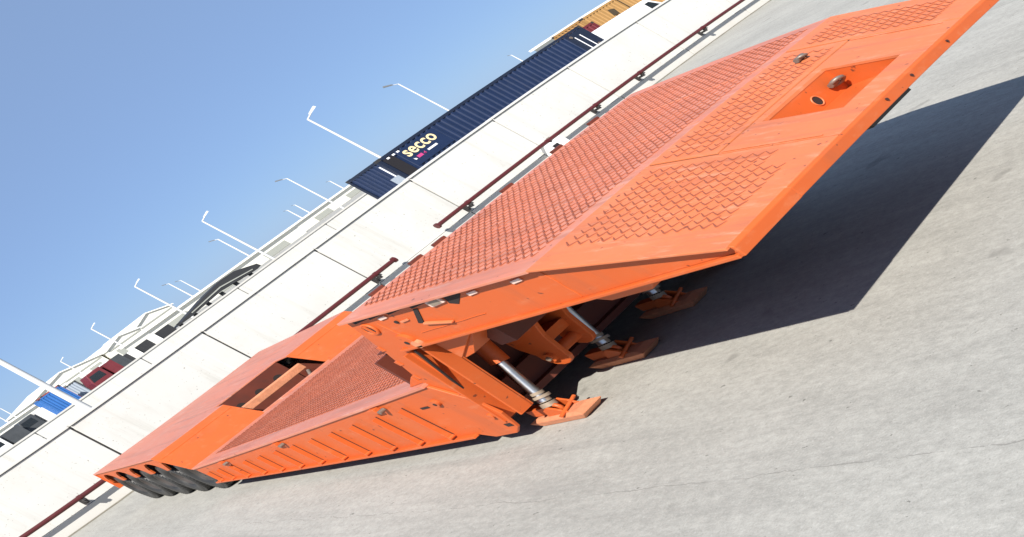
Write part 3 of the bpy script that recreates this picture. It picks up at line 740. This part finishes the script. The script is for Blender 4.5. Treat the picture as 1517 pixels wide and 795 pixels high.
part(plate(XL - OV, XR + OV, 7.72, LD1[0], zl, 0.03), 'low_deck_plate', 'deck', 0.004, label='pinkish toothed plate of the low deck')
low_poly = [(14.60, zl(14.6) - 0.03), (7.72, zl(7.72) - 0.03), (7.52, 0.62), (7.50, 0.40), (7.60, 0.20), (7.72, 0.13), (8.02, 0.13), (8.16, 0.205), (14.54, 0.235)]
for a, b in ((XL - 0.031, XL - 0.001), (XR + 0.001, XR + 0.031)):
    part(MB().prism(low_poly, a, b), 'low_side_plate', 'orange', 0.005)
part(MB().box(XL, XR, 7.75, 14.55, 0.24, 0.30), 'low_belly_plate', 'under', 0)
for a, b in ((XL - 0.085, XL - 0.03), (XR + 0.03, XR + 0.085)):
    part(MB().prism([(8.16, 0.195), (14.55, 0.225), (14.55, 0.25), (8.16, 0.225)], a, b), 'low_bottom_flange', 'orange', 0.004)
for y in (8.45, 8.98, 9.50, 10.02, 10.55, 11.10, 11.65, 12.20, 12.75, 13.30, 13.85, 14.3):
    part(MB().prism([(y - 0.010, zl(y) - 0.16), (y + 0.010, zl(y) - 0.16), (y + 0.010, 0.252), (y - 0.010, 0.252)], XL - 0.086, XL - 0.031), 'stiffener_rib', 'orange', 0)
    part(MB().box(XL - 0.0345, XL - 0.0305, y - 0.030, y - 0.011, 0.27, zl(y) - 0.15), 'rib_shade', 'seam', 0)  # dark strip painted in as the shadow beside each rib
    part(MB().tube((XL - 0.09, y, 0.262), (XL - 0.031, y, 0.262), 0.020, n=10), 'rib_foot', 'orange', 0)
for y in (8.75, 11.30, 13.35):
    tl = part(MB().box(XL - 0.09, XL - 0.031, y - 0.06, y + 0.06, zl(y) - 0.10, zl(y) - 0.04), 'tie_down_lug', 'orange', 0.006)
    MB().tube((XL - 0.10, y - 0.11, zl(y) - 0.09), (XL - 0.04, y - 0.11, zl(y) - 0.09), 0.022, n=12).build('eye', 'steel', tl, 0)
bs = part(MB().tube((XL - 0.06, 7.93, 0.70), (XL - 0.02, 7.93, 0.70), 0.045, n=18), 'hinge_boss', 'orange', 0)
MB().tube((XL - 0.066, 7.92, 0.695), (XL - 0.059, 7.92, 0.695), 0.016, n=10).build('hole', 'dark', bs, 0)
bs = part(MB().tube((XL - 0.055, 7.63, 0.40), (XL - 0.02, 7.63, 0.40), 0.035, n=18), 'hinge_boss', 'orange', 0)
part(MB().box(XL - 0.037, XL - 0.02, 8.10, 8.22, 0.66, 0.685), 'slot', 'dark', 0)
part(MB().box(XL - 0.037, XL - 0.02, 7.60, 7.68, 0.23, 0.27), 'slot', 'dark', 0)
# small ramp wedge where the low deck meets the drop
part(MB().hexa([(XL + 0.02, 7.80, zl(7.8) + 0.002), (XL + 0.30, 7.80, zl(7.8) + 0.002), (XL + 0.30, 8.02, zl(8.02) + 0.002), (XL + 0.02, 8.02, zl(8.02) + 0.002),
                (XL + 0.02, 7.80, zl(7.8) + 0.10), (XL + 0.30, 7.80, zl(7.8) + 0.10), (XL + 0.30, 7.90, zl(7.9) + 0.06), (XL + 0.02, 7.90, zl(7.9) + 0.06)]), 'stop_wedge', 'orange')

# ramp up to the bogie deck, with the open bay in the middle
RA, RB = (14.60, 0.605), (15.28, 0.985)
BX0, BX1 = 4.72, 5.98


def zs(y): return RA[1] + (y - RA[0]) * (RB[1] - RA[1]) / (RB[0] - RA[0])


for a, b in ((XL - OV, BX0), (BX1, XR + OV)):
    part(plate(a, b, RA[0], RB[0], zs, 0.02), 'bogie_ramp_plate', 'orange', 0.003)
    part(plate(a + 0.05, b - 0.02, RB[0] - 0.16, RB[0] - 0.02, zs, 0.008, 0.009), 'ramp_strip', 'orange', 0.003)
    part(plate(a, b, RA[0] - 0.03, RA[0] + 0.10, zs, 0.006, 0.008), 'ramp_strip', 'orange', 0.003)
DZ = 0.985
for a, b, y0 in ((XL - OV, BX0, RB[0] + 0.004), (BX0 + 0.002, BX1 - 0.002, 15.72), (BX1, XR + OV, RB[0] + 0.004)):
    part(MB().box(a, b, y0, 18.90, DZ - 0.022, DZ), 'bogie_deck_plate', 'deck', 0.003)
# inside the bay
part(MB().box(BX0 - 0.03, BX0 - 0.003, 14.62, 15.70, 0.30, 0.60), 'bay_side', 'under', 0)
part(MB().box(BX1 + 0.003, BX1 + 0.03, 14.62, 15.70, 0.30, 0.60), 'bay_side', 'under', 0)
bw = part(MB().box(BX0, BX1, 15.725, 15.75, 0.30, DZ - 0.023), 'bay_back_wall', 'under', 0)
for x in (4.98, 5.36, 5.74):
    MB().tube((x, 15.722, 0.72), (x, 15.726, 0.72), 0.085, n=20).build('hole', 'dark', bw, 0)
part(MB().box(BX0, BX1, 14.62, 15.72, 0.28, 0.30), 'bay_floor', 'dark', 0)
part(MB().prism([(15.26, 0.66), (15.30, 0.66), (15.30, 0.79), (15.26, 0.77)], BX0, BX1), 'bay_cross_bar', 'rust', 0.006)
for k in range(4):
    part(ring((5.1 + 0.22 * k, 14.85, 0.36), (1, 0.3, 0.2), 0.04, 0.012, 14), 'chain_link', 'steel', 0)
part(MB().tube((5.72, 15.0, 0.45), (5.90, 15.15, 0.62), 0.03, n=10), 'air_hose', 'steel', 0)
part(MB().box(BX0 - 0.02, BX1 + 0.02, 14.56, 14.615, zl(14.58) - 0.01, zl(14.58) + 0.025), 'bay_sill', 'deck', 0.004)

# bogie side plate with scalloped wheel arches
AX = [15.06, 15.93, 16.80, 17.67, 18.50]
TR = 0.39
for a, b in ((XL - 0.03, XL + 0.0), (XR, XR + 0.03)):
    poly = [(RB[0] + 0.02, DZ - 0.024), (18.90, DZ - 0.024), (18.90, 0.66)]
    for yc in reversed(AX[1:]):
        hw = 0.335
        poly += [(yc + hw * math.cos(math.pi * k / 8), 0.66 + 0.24 * math.sin(math.pi * k / 8)) for k in range(9)]
    poly += [(15.45, 0.66), (RB[0] + 0.02, 0.84)]
    part(MB().prism(poly, a, b), 'arch_plate', 'orange', 0)
part(MB().box(XL - OV, XR + OV, 18.905, 18.935, 0.50, DZ), 'tail_plate', 'orange', 0)
part(MB().box(XL + 0.75, XR - 0.75, 15.76, 18.88, 0.45, 0.70), 'bogie_beam', 'under', 0)

# wheels
prof = [(-0.085, 0.19), (-0.122, 0.28), (-0.118, 0.35), (-0.095, 0.378), (-0.05, 0.389), (-0.045, 0.379), (-0.035, 0.379), (-0.03, 0.39), (0.03, 0.39), (0.035, 0.379), (0.045, 0.379), (0.05, 0.389), (0.095, 0.378), (0.118, 0.35), (0.122, 0.28), (0.085, 0.19)]
tm = MB().lathe((0, 0, 0), (1, 0, 0), prof, 36)
for k in range(44):
    for sx, off in ((-1, 0.0), (1, 0.5)):
        a = 2 * math.pi * (k + off) / 44; ca, sa = math.cos(a), math.sin(a); da = 0.045
        pts8 = []
        for r in (0.366, 0.396):
            for x_, t_ in ((sx * 0.052, -da * 0.5), (sx * 0.114, -da * 0.2), (sx * 0.114, da * 0.8), (sx * 0.052, da * 0.5)):
                rr = r - (0.018 if abs(x_) > 0.1 else 0); pts8.append((x_, rr * math.cos(a + t_), rr * math.sin(a + t_)))
        tm.hexa(pts8)
tyre_me = tm.mesh('tyre'); tyre_me.materials.append(M['tyre'])
rim_mb = MB().lathe((0, 0, 0), (1, 0, 0), [(-0.082, 0.189), (-0.08, 0.17), (-0.03, 0.16), (-0.03, 0.02), (0.03, 0.02), (0.03, 0.16), (0.08, 0.17), (0.082, 0.189)], 24)
for k in range(8):
    a = k * math.pi / 4; rim_mb.tube((-0.05, 0.11 * math.cos(a), 0.11 * math.sin(a)), (-0.025, 0.11 * math.cos(a), 0.11 * math.sin(a)), 0.014, n=6)
rim_me = rim_mb.mesh('rim'); rim_me.materials.append(M['rim'])
for yc in AX:
    for x in (XL + 0.13, XL + 0.42, XR - 0.13):
        o = bpy.data.objects.new('wheel', tyre_me); C.objects.link(o); o.parent = T; o.matrix_parent_inverse = TI
        o.location = (x, yc, TR + 0.004); o.rotation_euler = (random.uniform(0, 6), 0, 0)
        r_ = bpy.data.objects.new('rim', rim_me); C.objects.link(r_); r_.parent = o
    part(MB().tube((XL + 0.5, yc, TR), (XR - 0.2, yc, TR), 0.06, n=12), 'axle', 'seam', 0)

# ------------------------------------------------------------------ anti-slip cleats: V shaped bars on a 73 mm grid
def cleat_geo(mb, x, y, z, k, s=1.0):
    """V of two short bars, vertex towards the near left corner; k = slope dz/dy of the plate"""
    h_ = 0.009
    for (dx, dy, w_) in (((0.056, 0.058, 0.0050), (0.060, -0.020, 0.0032)) if s >= 1 else ((0.069, 0.071, 0.0062), (0.050, -0.014, 0.0020))):
        d = Vector((dx, dy)); n_ = Vector((-d.y, d.x)).normalized() * w_
        q = [(x + n_.x, y + n_.y), (x - n_.x, y - n_.y), (x + d.x - n_.x * 0.55, y + d.y - n_.y * 0.55), (x + d.x + n_.x * 0.55, y + d.y + n_.y * 0.55)]
        zz = lambda p: z + (p[1] - y) * k
        mb.hexa([(p[0], p[1], zz(p) - 0.002) for p in q] + [(p[0], p[1], zz(p) + (h_ if i < 2 else h_ * 0.35)) for i, p in enumerate(q)])


def grid(x0, x1, y0, y1, st=0.0735):
    nx, ny = int((x1 - x0) / st), int((y1 - y0) / st)
    return [(x0 + i * st, y0 + j * st) for i in range(nx + 1) for j in range(ny + 1)]


KF = (BEND[1] - TIP[1]) / (BEND[0] - TIP[0]); KR = (REAR[1] - BEND[1]) / (REAR[0] - BEND[0]); KL = (LD1[1] - LD0[1]) / (LD1[0] - LD0[0])
front_pts = [(x, y, zf(y) + 0.004) for x, y in grid(3.60, 4.50, 4.26, 5.18) if not (y < 4.40 and x > 4.3)]
front_pts += [(x, y, zf(y) + 0.002) for x, y in grid(4.70, 6.38, 4.88, 5.19) if abs(x - 6.2) > 0.09 or abs(y - 5.0) > 0.07]
base = MB(); cleat_geo(base, 0, 0, 0, KF); cleat_me = base.mesh('cleat'); cleat_me.materials.append(M['cleat'])
front_pts.sort(key=lambda p: p[0] ** 2 + p[1] ** 2)
for i, (x, y, z) in enumerate(front_pts[:298]):
    o = bpy.data.objects.new('cleat', cleat_me); C.objects.link(o); o.parent = T; o.matrix_parent_inverse = TI
    o.location = (x + random.uniform(-.003, .003), y + random.uniform(-.003, .003), z)
    o.rotation_euler = (0, 0, random.uniform(-0.07, 0.07)); q_ = random.uniform(0.86, 1.06); o.scale = (q_, q_, random.uniform(0.7, 1.1))
rest = MB()
for x, y, z in front_pts[298:]: cleat_geo(rest, x, y, z, KF)
for x, y in grid(6.56, 7.06, 4.30, 5.18): cleat_geo(rest, x, y, zf(y) + 0.004, KF)
for x, y in grid(3.56, 7.04, 5.40, 7.25): cleat_geo(rest, x + random.uniform(-.004, .004), y + random.uniform(-.004, .004), zr(y), KR, 0.82)
for x, y in grid(3.62, 7.0, 8.05, 14.1): cleat_geo(rest, x + random.uniform(-.004, .004), y + random.uniform(-.004, .004), zl(y), KL, 0.82)
ro = part(rest, 'cleat_rows', 'cleat', 0); ro['kind'] = 'stuff'
